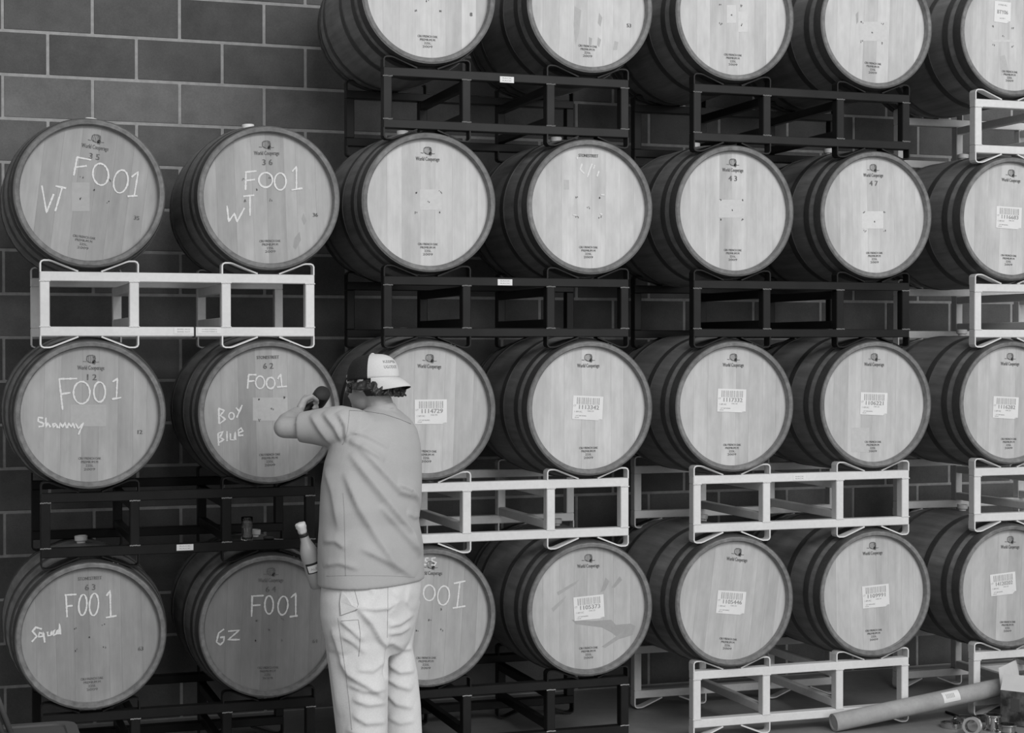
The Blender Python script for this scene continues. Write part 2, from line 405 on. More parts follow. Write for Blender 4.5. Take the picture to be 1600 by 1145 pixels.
def logo(mb, u, v, s):
    # little cask drawing on a ground line
    y = HY-.0011
    def rb(pts, wd): mb.ribbon([(u+a*s, v+b*s) for a, b in pts], wd*s, y)
    rb([(-.9, .1), (-.85, .6), (-.5, .85), (.3, .9), (.75, .75), (.9, .3), (.85, -.3), (.6, -.7), (0, -.75), (-.6, -.55), (-.88, -.25), (-.9, .1)], .22)
    for x in (-.45, -.1, .25): rb([(x, .75), (x-.05, .1), (x, -.6)], .12)
    rb([(.5, .7), (.62, .1), (.5, -.6)], .3)
    rb([(.3, -.5), (.7, -.2), (1.0, -.5), (.8, -1.0), (.4, -.95), (.3, -.5)], .2); rb([(.45, -.65), (.85, -.7)], .3)
    rb([(-1.7, -.45), (-1.0, -.5)], .14); rb([(1.1, -.6), (1.7, -.55)], .14)
BARS = [(.03, 2), (.07, 1), (.12, 3), (.19, 1), (.24, 2), (.30, 3), (.37, 1), (.41, 2), (.47, 3), (.54, 1), (.58, 2), (.64, 1), (.69, 3), (.76, 2), (.82, 1), (.86, 2), (.92, 3)]
def head_local(c, r, px, py, th):
    p = U(px, py, 0); u, v = p.x-XC[c], p.z-ROWZ(r)
    ct, st = math.cos(th), math.sin(th)      # undo clockwise rotation th
    return u*ct-v*st, u*st+v*ct
def ell(cx, cy, rx, ry, tilt=0, n=16):
    t = math.radians(tilt)
    return [(cx+rx*math.cos(a)*math.cos(t)-ry*math.sin(a)*math.sin(t), cy+rx*math.cos(a)*math.sin(t)+ry*math.sin(a)*math.cos(t)) for a in [2*math.pi*i/n+.6 for i in range(n+1)]]
K = 2.863
CHALK = {
 (0, 1): (0, 0, [[(345, 703), (330, 785)], [(343, 703), (408, 715)], [(338, 748), (388, 742)], ell(450, 780, 35, 49, -8), ell(540, 812, 32, 52, 10), [(588, 792), (618, 768), (600, 875)], [(570, 878), (615, 876)], [(187, 830), (208, 950), (240, 868)], [(248, 832), (296, 842)], [(278, 838), (247, 945)]]),
 (1, 1): (0, 0, [[(1100, 770), (1098, 850)], [(1096, 770), (1147, 765)], [(1100, 808), (1140, 803)], ell(1188, 805, 31, 33), ell(1253, 812, 26, 38), [(1306, 768), (1325, 745), (1325, 845)], [(1303, 850), (1352, 842)], [(1015, 920), (1023, 990), (1048, 955), (1060, 992), (1093, 930)], [(1088, 878), (1137, 873)], [(1118, 876), (1118, 965)]]),
 (0, 2): (0, 380, [[(265, 608), (280, 745)], [(262, 607), (345, 605)], [(270, 675), (315, 668)], ell(365, 668, 37, 50), ell(445, 665, 26, 45), [(503, 620), (525, 605), (520, 695)], [(500, 697), (542, 690)],
     [(193, 782), (172, 778), (170, 795), (195, 806), (192, 818), (172, 820)], [(205, 780), (205, 824), (214, 804), (226, 822)], [(250, 806), (236, 808), (238, 822), (252, 810), (258, 826)], [(264, 828), (270, 802), (280, 822), (290, 802), (298, 827)], [(300, 827), (308, 804), (318, 822), (326, 804), (334, 827)], [(338, 806), (350, 828), (374, 803)], [(372, 805), (350, 856)]]),
 (1, 2): (0, 380, [[(1112, 588), (1107, 650)], [(1110, 588), (1147, 588)], [(1108, 618), (1138, 615)], ell(1163, 622, 20, 28), ell(1210, 625, 19, 25), [(1241, 607), (1255, 585), (1260, 640)], [(1238, 643), (1283, 640)], [(978, 738), (980, 808)], [(976, 738), (1003, 748), (985, 770), (1008, 787), (980, 808)], ell(1035, 772, 12, 15), [(1055, 735), (1070, 752)], [(1083, 723), (1058, 780)],
     [(975, 850), (978, 905)], [(975, 850), (998, 842), (983, 868), (1001, 878), (978, 892)], [(1015, 840), (1015, 885)], [(1030, 850), (1030, 878), (1046, 880), (1052, 845), (1053, 880)], [(1066, 848), (1086, 840), (1078, 826), (1065, 836), (1068, 860), (1088, 858)]]),
 (0, 3): (0, 745, [[(295, 528), (300, 627)], [(289, 528), (342, 525)], [(298, 578), (325, 575)], ell(370, 572, 18, 47, 4), ell(420, 570, 20, 50, 4), [(476, 532), (492, 508), (495, 625)], [(473, 629), (521, 620)], [(187, 680), (160, 672), (145, 690), (165, 712), (142, 737)], [(188, 700), (176, 696), (172, 715), (190, 712), (194, 694), (200, 740)], [(212, 692), (214, 710), (226, 708), (230, 690), (233, 708)], [(236, 700), (246, 684), (238, 690), (240, 708), (250, 702), (258, 682), (256, 702), (264, 700), (266, 655), (271, 704)]]),
 (1, 3): (0, 745, [[(1128, 535), (1125, 625)], [(1123, 533), (1180, 530)], [(1125, 575), (1165, 572)], ell(1203, 572, 19, 41), ell(1265, 575, 22, 42, 6), [(1300, 540), (1322, 520), (1322, 622)], [(1295, 625), (1331, 620)], [(1002, 680), (978, 698), (968, 738), (985, 750), (1000, 736), (1003, 715), (984, 718)], [(1020, 690), (1070, 685), (1020, 728), (1072, 727)]]),
 (2, 3): (500, 745, [[(485, 362), (472, 363), (471, 375), (484, 382), (478, 393), (460, 391)], [(517, 361), (500, 363), (500, 375), (519, 383), (512, 394), (497, 393)], ell(488, 518, 26, 35), ell(552, 530, 26, 43, 6), [(625, 470), (612, 585)], [(598, 476), (650, 465)], [(593, 586), (650, 577)], [(400, 480), (402, 570)], [(398, 480), (440, 476)], [(402, 525), (432, 522)]]),
 (3, 1): (500, 0, [[(1172, 732), (1163, 757), (1181, 776)], [(1216, 732), (1195, 792)], [(1228, 738), (1222, 756)], [(1247, 764), (1238, 790)], [(1150, 702), (1150, 712)], [(1256, 871), (1271, 872)], [(1132, 961), (1146, 964)], [(1252, 956), (1262, 960)]]),
}
# barrel table: head tone (wood age, with dimmer light at lower left painted in), clockwise roll deg, top stamp, number, side number, (label px,py,code,tilt), label text
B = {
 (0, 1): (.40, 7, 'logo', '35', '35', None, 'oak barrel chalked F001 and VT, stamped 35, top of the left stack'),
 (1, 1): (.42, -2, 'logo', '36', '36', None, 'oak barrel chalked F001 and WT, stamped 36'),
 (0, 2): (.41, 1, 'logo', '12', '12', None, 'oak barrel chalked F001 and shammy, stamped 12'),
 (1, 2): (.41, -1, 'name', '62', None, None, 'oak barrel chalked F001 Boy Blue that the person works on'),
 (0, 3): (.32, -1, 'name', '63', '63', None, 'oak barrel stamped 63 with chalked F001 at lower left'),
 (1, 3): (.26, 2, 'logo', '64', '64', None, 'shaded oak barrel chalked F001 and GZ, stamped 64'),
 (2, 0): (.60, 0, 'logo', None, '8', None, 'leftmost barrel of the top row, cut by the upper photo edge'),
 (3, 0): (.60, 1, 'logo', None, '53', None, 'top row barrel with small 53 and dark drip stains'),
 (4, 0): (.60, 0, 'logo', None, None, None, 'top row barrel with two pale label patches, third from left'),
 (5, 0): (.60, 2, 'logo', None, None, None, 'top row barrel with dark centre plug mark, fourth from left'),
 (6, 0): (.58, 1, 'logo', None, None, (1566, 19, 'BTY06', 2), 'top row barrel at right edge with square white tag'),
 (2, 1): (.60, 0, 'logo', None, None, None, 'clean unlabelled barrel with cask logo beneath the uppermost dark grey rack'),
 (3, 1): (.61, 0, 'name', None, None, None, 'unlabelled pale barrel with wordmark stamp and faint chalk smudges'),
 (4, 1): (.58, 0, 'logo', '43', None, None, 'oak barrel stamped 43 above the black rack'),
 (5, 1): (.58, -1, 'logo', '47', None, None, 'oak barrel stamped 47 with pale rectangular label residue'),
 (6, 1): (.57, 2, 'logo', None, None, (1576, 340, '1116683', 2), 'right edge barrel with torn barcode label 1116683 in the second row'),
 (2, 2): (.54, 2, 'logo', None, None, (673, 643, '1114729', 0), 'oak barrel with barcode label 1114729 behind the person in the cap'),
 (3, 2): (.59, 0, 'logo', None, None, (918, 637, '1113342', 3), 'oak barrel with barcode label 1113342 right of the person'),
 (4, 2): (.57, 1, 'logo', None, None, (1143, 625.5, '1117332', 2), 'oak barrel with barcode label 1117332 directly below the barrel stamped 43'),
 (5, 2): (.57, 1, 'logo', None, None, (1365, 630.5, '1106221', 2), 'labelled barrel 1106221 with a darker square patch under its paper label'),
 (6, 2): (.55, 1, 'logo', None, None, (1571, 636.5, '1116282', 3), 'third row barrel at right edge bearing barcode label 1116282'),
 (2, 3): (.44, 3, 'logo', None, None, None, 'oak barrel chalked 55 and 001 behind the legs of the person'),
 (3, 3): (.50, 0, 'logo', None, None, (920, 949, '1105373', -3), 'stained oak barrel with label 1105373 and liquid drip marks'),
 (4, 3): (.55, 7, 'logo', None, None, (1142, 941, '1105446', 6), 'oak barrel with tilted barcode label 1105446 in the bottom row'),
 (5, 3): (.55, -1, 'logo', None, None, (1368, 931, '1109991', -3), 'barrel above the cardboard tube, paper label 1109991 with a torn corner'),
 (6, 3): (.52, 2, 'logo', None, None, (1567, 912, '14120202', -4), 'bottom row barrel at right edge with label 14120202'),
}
PATCH = {  # px rectangles of pale/dark residue: (x0,y0,x1,y1,factor)
 (1, 2): [(395, 621, 449, 657, 1.25)], (5, 1): [(1346, 330, 1380, 357, 1.2)], (4, 1): [(1122, 312, 1163, 340, 1.06)], (4, 0): [(1135, 8, 1150, 36, 1.1), (1153, 18, 1168, 50, 1.12)],
 (5, 0): [(1342, 34, 1386, 64, 1.04)], (0, 2): [(110, 632, 166, 666, 1.1)], (5, 2): [(1330, 668, 1358, 706, .97)], (2, 1): [(656, 296, 690, 328, 1.04)], (3, 1): [(881, 281, 889, 296, .85)],
 (6, 0): [(1550, 62, 1584, 66, 1.1)], (0, 1): [(112, 285, 140, 330, 1.1)],
}
STAIN = {
 (3, 3): [([(893, 968), (925, 970), (955, 968), (962, 976), (985, 974), (993, 978), (988, 992), (968, 998), (955, 988), (940, 980), (900, 975)], .68), ([(938, 925), (946, 902), (952, 908), (945, 922)], .7), ([(955, 918), (968, 900), (972, 906), (960, 918)], .7), ([(940, 1010), (975, 985), (972, 995), (945, 1012)], .72),
          ([(870, 925), (905, 905), (900, 912), (872, 930)], .78), ([(862, 950), (885, 930), (880, 940), (864, 956)], .8)],
 (3, 0): [([(898, 10), (908, 16), (905, 50), (899, 70), (896, 40)], .72), ([(936, 20), (941, 28), (938, 42), (934, 36)], .7), ([(920, 58), (925, 60), (924, 70), (920, 70)], .65), ([(934, 58), (939, 62), (936, 74), (933, 70)], .7), ([(960, 64), (966, 66), (964, 78), (958, 78)], .75)],
 (1, 1): [([(460, 372), (468, 362), (470, 375), (462, 390), (458, 386)], .78), ([(474, 333), (479, 345), (475, 352), (471, 342)], .85)],
 (5, 0): [([(1337, 22), (1341, 18), (1341, 34), (1338, 38)], .65)],
 (6, 0): [([(1562, 88), (1570, 86), (1576, 112), (1564, 118)], .8)],
}
STAPLES = {(0, 1): (148, 295, 160, 317), (1, 1): (402, 295, 428, 312), (0, 2): None, (1, 2): (425, 638, 1, 1), (0, 3): (140, 995, 1, 1), (1, 3): (421, 983, 1, 1), (2, 1): (669, 315, 1, 1), (3, 1): (919, 323, 1, 1), (4, 1): (1143, 327, 1, 1), (5, 1): (1366, 345, 1, 1), (2, 3): (671, 967, 1, 1), (5, 0): (1362, 50, 1, 1), (4, 0): (1142, 22, 1, 1), (6, 0): (1567, 56, 1, 1), (2, 0): (668, 0, 1, 1)}
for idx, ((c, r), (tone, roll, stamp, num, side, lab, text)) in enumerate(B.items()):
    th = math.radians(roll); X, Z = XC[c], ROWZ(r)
    root = thing('wine_barrel', (X, YC, Z-RB), text, 'barrel', 'oak wine barrels stacked on racks')
    def P(name, me): return link(name, me, root, loc=(0, 0, RB), rot=(0, th, 0))
    P('body', ME_BODY)
    for h in ME_HOOP: P('hoop', h)
    P('rivet', ME_RIV)
    for me in ME_BOARD[idx % 3]:
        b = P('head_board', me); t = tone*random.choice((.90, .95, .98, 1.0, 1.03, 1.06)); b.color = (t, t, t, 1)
    P('bung', ME_BUNG).location = (RB*math.sin(th), 0, RB+RB*math.cos(th)+.001)
    # stamps
    mb = MB()
    if stamp == 'logo':
        logo(mb, 0, .221, .0185); put_text(mb, 'World Cooperage', 0, .188, .024, HY-.0011, width=.105, bold=.0006)
    else:
        put_text(mb, 'STONESTREET', 0, .228, .019, HY-.0011, width=.092, bold=.0008)
    P('maker_stamp', mb.mesh('maker_stamp', M['ink']))
    mb = MB()
    for k, (s, wd) in enumerate((('CRU FRENCH OAK', .088), ('PREMIUM M', .066), ('225L', .03), ('2009', .044))):
        put_text(mb, s, 0, -.176-.0145*k, .0135, HY-.0011, width=wd, bold=.0004)
    P('lower_stamp', mb.mesh('lower_stamp', M['ink']))
    if num:
        mb = MB()
        for k, ch in enumerate(num): put_text(mb, ch, (-.0125+.027*k), .150 if stamp == 'logo' else .192, .034, HY-.0011, bold=.0012)
        P('number_stamp', mb.mesh('number_stamp', M['ink']))
    if side:
        mb = MB(); put_text(mb, side, .195, -.07, .023, HY-.0011, bold=.0012)
        P('side_number_stamp', mb.mesh('side_number_stamp', M['ink']))
    pk = PATCH.get((c, r), [])
    for (x0, y0, x1, y1, f) in pk:
        q = [head_local(c, r, a, b, th) for a, b in ((x0, y0), (x1, y0), (x1, y1), (x0, y1))]
        o = P('label_residue', MB().add([(u, HY-.0006, v) for u, v in q], [(3, 2, 1, 0)]).mesh('label_residue', M['residue']))
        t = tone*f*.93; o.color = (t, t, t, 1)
    for ks, (pts, f) in enumerate(STAIN.get((c, r), [])):
        q = [head_local(c, r, a, b, th) for a, b in pts]
        o = P('stain', MB().add([(u, HY-.0003-.00008*ks, v) for u, v in q], [tuple(range(len(q)))]).mesh('stain', M['residue']))
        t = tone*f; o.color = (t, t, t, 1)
    stp = STAPLES.get((c, r))
    if stp:
        mb = MB(); u0, v0 = head_local(c, r, stp[0], stp[1], th)
        for du, dv in ((0, 0), (-.055, .042), (.055, .046), (-.052, -.045), (.056, -.043)):
            for k in range(3):
                a, b = u0+du+random.uniform(-.006, .006), v0+dv+random.uniform(-.004, .004); L = random.uniform(.003, .008)
                mb.ribbon([(a, b), (a+random.uniform(-.002, .002), b-L)], .0035, HY-.0012)
        P('staple_mark', mb.mesh('staple_mark', M['staple']))
    if (c, r) in CHALK:
        ox, oy, strokes = CHALK[(c, r)]
        cuts = [0]+{(2, 3): [2], (3, 1): [], (1, 2): [7, 12]}.get((c, r), [7])+[len(strokes)]
        for c0_, c1_ in zip(cuts[:-1], cuts[1:]):
            mb = MB()
            for k, s in enumerate(strokes[c0_:c1_]):
                mb.ribbon([head_local(c, r, ox+a/K, oy+b/K, th) for a, b in s], .0068, HY-.0009-.00025*k, jitter=.30)
            P('chalk_writing', mb.mesh('chalk_writing', M['chalk']))
    if lab:
        px, py, code, tilt = lab
        u, v = head_local(c, r, px, py, th)
        tl = math.radians(tilt)-th
        if code == 'BTY06': w2, h2 = .046, .050
        else: w2, h2 = .0715, .052
        tear = random.uniform(.004, .014)
        lm = MB().add([(-w2, 0, -h2), (w2-.02, 0, -h2-.002), (w2-.018, 0, -h2+tear), (w2, 0, -h2+tear*.6), (w2, 0, h2), (-w2, 0, h2)], [(0, 1, 2, 3, 4, 5)])
        lm.add([(-w2, .001, -h2), (w2-.02, .001, -h2), (w2, .001, -h2+tear), (w2, .001, h2), (-w2, .001, h2)], [(4, 3, 2, 1, 0)])
        lo = link('paper_label', lm.mesh('paper_label', M['paper']), root, loc=(u*math.cos(th)+v*math.sin(th), HY-.0016, RB-u*math.sin(th)+v*math.cos(th)), rot=(0, math.radians(tilt), 0))
        lo['label'] = 'white paper label printed ' + code
        mb = MB()
        if code == 'BTY06':
            put_text(mb, 'STONE HILL', 0, .034, .010, -.0008, width=.05); put_text(mb, 'BTY06', 0, .0, .026, -.0008, width=.06, bold=.0006); put_text(mb, 'red 2011', 0, -.03, .009, -.0008, width=.03)
            mb.build('label_print', M['print'], lo)
        else:
            for f, wd in BARS:
                x = -w2*.78+f*w2*1.62; ww = wd*.0011
                mb.add([(x, -.0008, h2*.28), (x+ww, -.0008, h2*.28), (x+ww, -.0008, h2*.86), (x, -.0008, h2*.86)], [(0, 1, 2, 3)])
            mb.build('barcode', M['print'], lo)
            mb = MB(); put_text(mb, code, .004, .003, .026, -.0008, width=.094, bold=.0006)
            put_text(mb, 'CT', -w2*.86, .008, .010, -.0008); put_text(mb, '1 AM AC', -w2*.62, -.018, .011, -.0008, width=.036); put_text(mb, 'OAK 225', .014, -.014, .008, -.0008, width=.03)
            put_text(mb, 'LOT 2009 BARREL', -.03, -.036, .007, -.0008, width=.05); put_text(mb, 'CELLAR', -.05, -.044, .006, -.0008, width=.02)
            mb.build('label_number', M['print'], lo)
# ------------------------------------------------------------------ person
def ering(c, ax, ay, ra, rb, n=40, p=2.3):
    out = []
    for j in range(n):
        a = 2*math.pi*j/n; ca, sa = math.cos(a), math.sin(a)
        out.append(Vector(c)+ax*(ra*math.copysign(abs(ca)**(2/p), ca))+ay*(rb*math.copysign(abs(sa)**(2/p), sa)))
    return out
def capsule(mb, pts, rads, n=16):
    # closed tapered limb with rounded ends
    pts = [Vector(p) for p in pts]; P = []; R = []
    d0 = (pts[0]-pts[1]).normalized(); d1 = (pts[-1]-pts[-2]).normalized()
    for k in (80, 55, 30): P.append(pts[0]+d0*rads[0]*math.sin(math.radians(k))); R.append(rads[0]*math.cos(math.radians(k)))
    P += pts; R += list(rads)
    for k in (30, 55, 80): P.append(pts[-1]+d1*rads[-1]*math.sin(math.radians(k))); R.append(rads[-1]*math.cos(math.radians(k)))
    return mb.tube(P, R, n)
def ellipsoid(mb, c, ax, ay, az, ra, rb, rc, n=28, m=16):
    R = []
    for i in range(m+1):
        ph = math.pi*(i+.001)/(m+.002)-math.pi/2; k = math.cos(ph)
        R.append([Vector(c)+ax*(ra*k*math.cos(2*math.pi*j/n))+ay*(rb*k*math.sin(2*math.pi*j/n))+az*(rc*math.sin(ph)) for j in range(n)])
    return mb.rings(R)
def remeshed(mb, voxel, smooth):
    me = mb.mesh('tmp', M['skin']); o = bpy.data.objects.new('tmp', me); col.objects.link(o)
    r = o.modifiers.new('r', 'REMESH'); r.mode = 'VOXEL'; r.voxel_size = voxel
    if smooth:
        s = o.modifiers.new('s', 'SMOOTH'); s.factor = .5; s.iterations = smooth
    dg = bpy.context.evaluated_depsgraph_get(); out = bpy.data.meshes.new_from_object(o.evaluated_get(dg))
    bpy.data.objects.remove(o); bpy.data.meshes.remove(me)
    return out
def get_np(me):
    v = np.empty(len(me.vertices)*3); me.vertices.foreach_get('co', v)
    n = np.empty(len(me.vertices)*3); me.vertex_normals.foreach_get('vector', n)
    return v.reshape(-1, 3), n.reshape(-1, 3)
def seg_dist(px, py, pts):
    best = np.full(px.shape, 1e9); side = np.zeros(px.shape); tt = np.zeros(px.shape); L = len(pts)-1
    for i in range(L):
        ax, ay = pts[i]; bx, by = pts[i+1]; dx, dy = bx-ax, by-ay; l2 = dx*dx+dy*dy
        t = np.clip(((px-ax)*dx+(py-ay)*dy)/l2, 0, 1); ex, ey = px-ax-t*dx, py-ay-t*dy
        d = np.hypot(ex, ey); s = (ex*dy-ey*dx)/math.sqrt(l2); m = d < best
        best[m] = d[m]; side[m] = np.where(np.abs(s[m]) > 1e-6, np.sign(s[m]), 1)*d[m]; tt[m] = (i+t[m])/L
    return best, side, tt
def fold(me, folds):
    v, n = get_np(me); px, py, _ = proj_np(v)
    vis = np.clip(-(n@np.array(FW))*1.6+.15, 0, 1)
    off = np.zeros(len(v))
    for pts, wd, amp in folds:
        d, s, t = seg_dist(px, py, pts)
        env = np.clip(np.minimum(t, 1-t)*5, 0, 1)**.7
        env = np.where(d < wd*4, env, 0)
        off += amp*env*np.where(s < 0, np.exp(-(np.abs(s)/(wd*.5))**1.6), np.exp(-(np.abs(s)/(wd*1.7))**1.5))
    v2 = v+n*(off*vis)[:, None]
    me.vertices.foreach_set('co', v2.ravel()); me.update()
def finish(me, name, m, parent, origin):
    v = np.empty(len(me.vertices)*3); me.vertices.foreach_get('co', v); v = v.reshape(-1, 3)-np.array(origin)
    me.vertices.foreach_set('co', v.ravel()); me.name = name
    me.materials.clear(); me.materials.append(m)
    me.polygons.foreach_set('use_smooth', [True]*len(me.polygons)); me.update()
    return link(name, me, parent)
def bvh_of(me):
    v, _ = get_np(me); return BVHTree.FromPolygons([tuple(p) for p in v], [tuple(p.vertices) for p in me.polygons])
def surf(bvh, px, py, lift=.001):
    d = ray(px, py).normalized(); h = bvh.ray_cast(CAM, d)
    if h[0] is None: return None
    return h[0]-d*lift
RV = Vector((.80, .60, 0)); FV = Vector((-.60, .80, 0)); ZV = Vector((0, 0, 1))
PY = -.80
base_pt = U(575, 905, PY); base_pt = Vector((base_pt.x, PY, 0))
person = thing('person', base_pt, 'person in backwards cap, short-sleeved shirt and pale trousers, seen from behind', 'person')
S_ = Vector((.97, -.24, 0)); KS = math.hypot(.23*RV.dot(S_), .145*FV.dot(S_))
def torso_ring(y, xl, xr, Y, fa=1.0, fb=1.0, grow=0.0, n=48, p=2.3):
    c = U((xl+xr)/2, y, Y); s = pxm(c); k = ((xr-xl)/2/s+grow)/KS
    return ering(c, RV, FV, .23*k*fa, .145*k*fb, n, p)
# --- shirt
TR = [(908, 501, 661, -.80), (880, 501, 660, -.80), (850, 501, 658, -.80), (815, 503, 652, -.80), (790, 504, 656, -.80), (755, 506, 657, -.79), (720, 511, 657, -.78), (695, 519, 655, -.77), (672, 530, 650, -.76), (656, 543, 640, -.75), (645, 560, 628, -.74), (637, 573, 618, -.735)]
sm = MB()
R = [torso_ring(860, 513, 648, -.80, grow=-.012)]
R.append(torso_ring(909, 513, 650, -.80, grow=-.010)); R.append(torso_ring(910, 504, 658, -.80))
R += [torso_ring(*t) for t in TR]
sm.rings(R)
SH_L = U(556, 672, -.82); EL = U(444, 668, -.70)
SLV = [(575, 678, -.80, .075), (553, 672, -.825, .082), (530, 668, -.80, .084), (508, 667, -.775, .074), (487, 667, -.75, .064), (467, 667.5, -.728, .056)]
pts = [U(a, b, c) for a, b, c, _ in SLV]; rr = [d for *_, d in SLV]
tdir = (pts[-1]-pts[-2]).normalized()
sm.tube(pts+[pts[-1]+tdir*.001, pts[-1]-tdir*.03], rr+[rr[-1]-.011, rr[-1]-.014], 28)
# right upper arm sleeve, reaching forward in front of the body
RSH = U(622, 674, -.64); REL = U(588, 735, -.40)
sm.tube([RSH-(REL-RSH)*.15, RSH, RSH+(REL-RSH)*.5, RSH+(REL-RSH)*.92], [.05, .06, .06, .056], 24)
# collar
sm.tube([U(596, 640, -.735), U(596, 630, -.73)], [.062, .052], 24)
shirt_me = remeshed(sm, .0065, 5)
fold(shirt_me, [
 ([(546, 708), (572, 745), (603, 785), (640, 832), (655, 872)], 9, .020),
 ([(538, 738), (558, 790), (588, 843), (622, 896)], 9, .018),
 ([(560, 700), (590, 732), (622, 768), (655, 778)], 8, .018),
 ([(546, 690), (566, 700), (598, 722)], 6, .014),
 ([(592, 790), (630, 836), (657, 866)], 7, .014),
 ([(546, 674), (572, 682), (606, 700)], 5, .010),
 ([(526, 645), (540, 666), (543, 692)], 6, .016),
 ([(504, 645), (522, 666), (536, 692)], 6, .013),
 ([(484, 648), (500, 672), (518, 694)], 6, .010),
 ([(562, 856), (590, 870), (616, 884), (648, 903)], 7, .012),
 ([(504, 846), (525, 846), (541, 858)], 6, .009),
 ([(504, 884), (530, 880), (562, 890)], 5, .008),
 ([(616, 756), (640, 766), (657, 790)], 6, .013),
 ([(632, 800), (645, 808), (657, 806)], 5, .010),
 ([(508, 730), (520, 770), (530, 830)], 9, .010),
 ([(606, 640), (620, 650), (640, 664)], 4, .004),
])
sb = bvh_of(shirt_me)
shirt = finish(shirt_me, 'shirt', M['shirt'], person, base_pt)
def seam(name, pl, parent, bvh, r=.0011, m='seam'):
    P = []
    for (a, b), (c, d) in zip(pl[:-1], pl[1:]):
        k = max(2, int(math.hypot(c-a, d-b)/4))
        for i in range(k):
            q = surf(bvh, a+(c-a)*i/k, b+(d-b)*i/k, .0005)
            if q is not None: P.append(q-base_pt)
    if len(P) > 2: MB().tube(P, r, 5).build(name, M[m], parent, smooth=True)
seam('yoke_seam', [(546, 641), (575, 643), (600, 647), (625, 655), (646, 664)], shirt, sb)
seam('sleeve_seam', [(546, 641), (545, 655), (543, 672), (538, 690), (532, 700)], shirt, sb, .0009, 'stitch')
seam('side_seam', [(536, 770), (538, 800), (539, 850), (540, 904)], shirt, sb, .0008, 'stitch')
seam('hem_seam', [(510, 900), (540, 899), (580, 899), (620, 900), (652, 902)], shirt, sb, .0006, 'stitch')
# --- trousers
tm = MB()
tm.rings([torso_ring(*t, p=2.2) for t in [(885, 510, 652, -.80), (905, 506, 657, -.80), (930, 504, 656, -.80), (955, 504, 652, -.80), (980, 508, 648, -.80), (1005, 514, 640, -.80), (1022, 530, 628, -.80)]])
def leg(rows, Y0_, Y1_):
    R = []
    n = len(rows)
    for i, (y, xl, xr) in enumerate(rows):
        Y = Y0_+(Y1_-Y0_)*i/(n-1); c = U((xl+xr)/2, y, Y); k = (xr-xl)/2/pxm(c)
        R.append(ering(c, RV, FV, k*.98, k*1.06, 32, 2.1))
    tm.rings(R)
leg([(940, 508, 590), (975, 507, 600), (1010, 511, 604), (1050, 516, 605), (1100, 522, 604), (1145, 527, 604), (1200, 533, 602), (1250, 537, 603), (1285, 537, 604)], -.84, -.86)
leg([(940, 575, 655), (975, 575, 648), (1010, 580, 643), (1050, 588, 651), (1100, 590, 656), (1145, 592, 658), (1200, 594, 657), (1240, 593, 656), (1262, 592, 657)], -.73, -.72)
tr_me = remeshed(tm, .0065, 5)
fold(tr_me, [
 ([(556, 946), (580, 975), (594, 1000), (606, 1014)], 7, 0.0160),
 ([(607, 1005), (604, 1030), (600, 1060)], 5, -0.0112),
 ([(558, 948), (585, 952), (606, 950), (622, 936)], 5, 0.0096),
 ([(604, 978), (622, 974), (648, 958)], 6, 0.0120), ([(603, 990), (625, 988), (642, 978)], 5, 0.0096),
 ([(608, 1002), (628, 1014), (645, 1014)], 5, 0.0088),
 ([(603, 1036), (625, 1050), (648, 1048)], 6, 0.0112), ([(603, 1058), (622, 1071), (644, 1078)], 6, 0.0112), ([(604, 1082), (620, 1100), (645, 1106)], 6, 0.0096), ([(606, 1120), (625, 1130), (648, 1126)], 6, 0.0064),
 ([(532, 1030), (546, 1054), (575, 1072), (600, 1092)], 8, 0.0144), ([(542, 1068), (570, 1080), (604, 1076)], 6, 0.0080),
 ([(556, 1046), (582, 1048), (604, 1030)], 6, 0.0080), ([(550, 1092), (575, 1101), (605, 1098)], 6, 0.0096), ([(550, 1116), (572, 1130), (604, 1128)], 6, 0.0096), ([(540, 1140), (570, 1150), (604, 1148)], 6, 0.0080),
 ([(518, 980), (528, 1010), (538, 1042)], 6, 0.0096), ([(530, 968), (550, 985), (568, 1002)], 5, 0.0080), ([(533, 992), (552, 1004), (572, 1022)], 5, 0.0072),
 ([(514, 1005), (522, 1060), (530, 1120)], 6, 0.0080), ([(614, 922), (622, 938), (606, 962)], 6, 0.0080), ([(575, 912), (584, 930), (578, 947)], 5, 0.0056), ([(640, 915), (634, 940), (646, 956)], 6, 0.0064),
])
tb = bvh_of(tr_me)
trous = finish(tr_me, 'trousers', M['trouser'], person, base_pt)
seam('outer_seam', [(528, 965), (533, 1000), (540, 1050), (546, 1100), (550, 1144)], trous, tb, .0009, 'stitch')
seam('seat_seam', [(606, 915), (606, 950), (605, 1000)], trous, tb, .0008, 'stitch')
seam('pocket_stitching', [(532, 922), (554, 921), (560, 944), (556, 954), (531, 962), (530, 945), (532, 922)], trous, tb, .0008, 'stitch')
seam('pocket_stitching', [(533, 970), (560, 968), (563, 990), (562, 1012), (560, 1030)], trous, tb, .0010, 'stitch')
def patch(name, pl, bvh, m, parent, lift=.004, n=6):
    # thin cloth piece following the surface, with turned edge
    q = [surf(bvh, a, b, lift) for a, b in pl]
    if any(x is None for x in q): return
    q2 = [surf(bvh, a, b, -.003) for a, b in pl]
    mb = MB(); N = len(q)
    mb.add([x-base_pt for x in q]+[x-base_pt for x in q2], [tuple(range(N))]+[(i, (i+1) % N, N+(i+1) % N, N+i) for i in range(N)])
    return mb.build(name, m, parent)
patch('pocket_opening', [(519, 905), (529, 919), (534, 906)], tb, M['seam'], trous, .006)
patch('back_pocket', [(534, 924), (543, 934), (550, 946), (556, 944), (559, 951), (533, 961), (531, 940)], tb, M['trouser'], trous, .005)
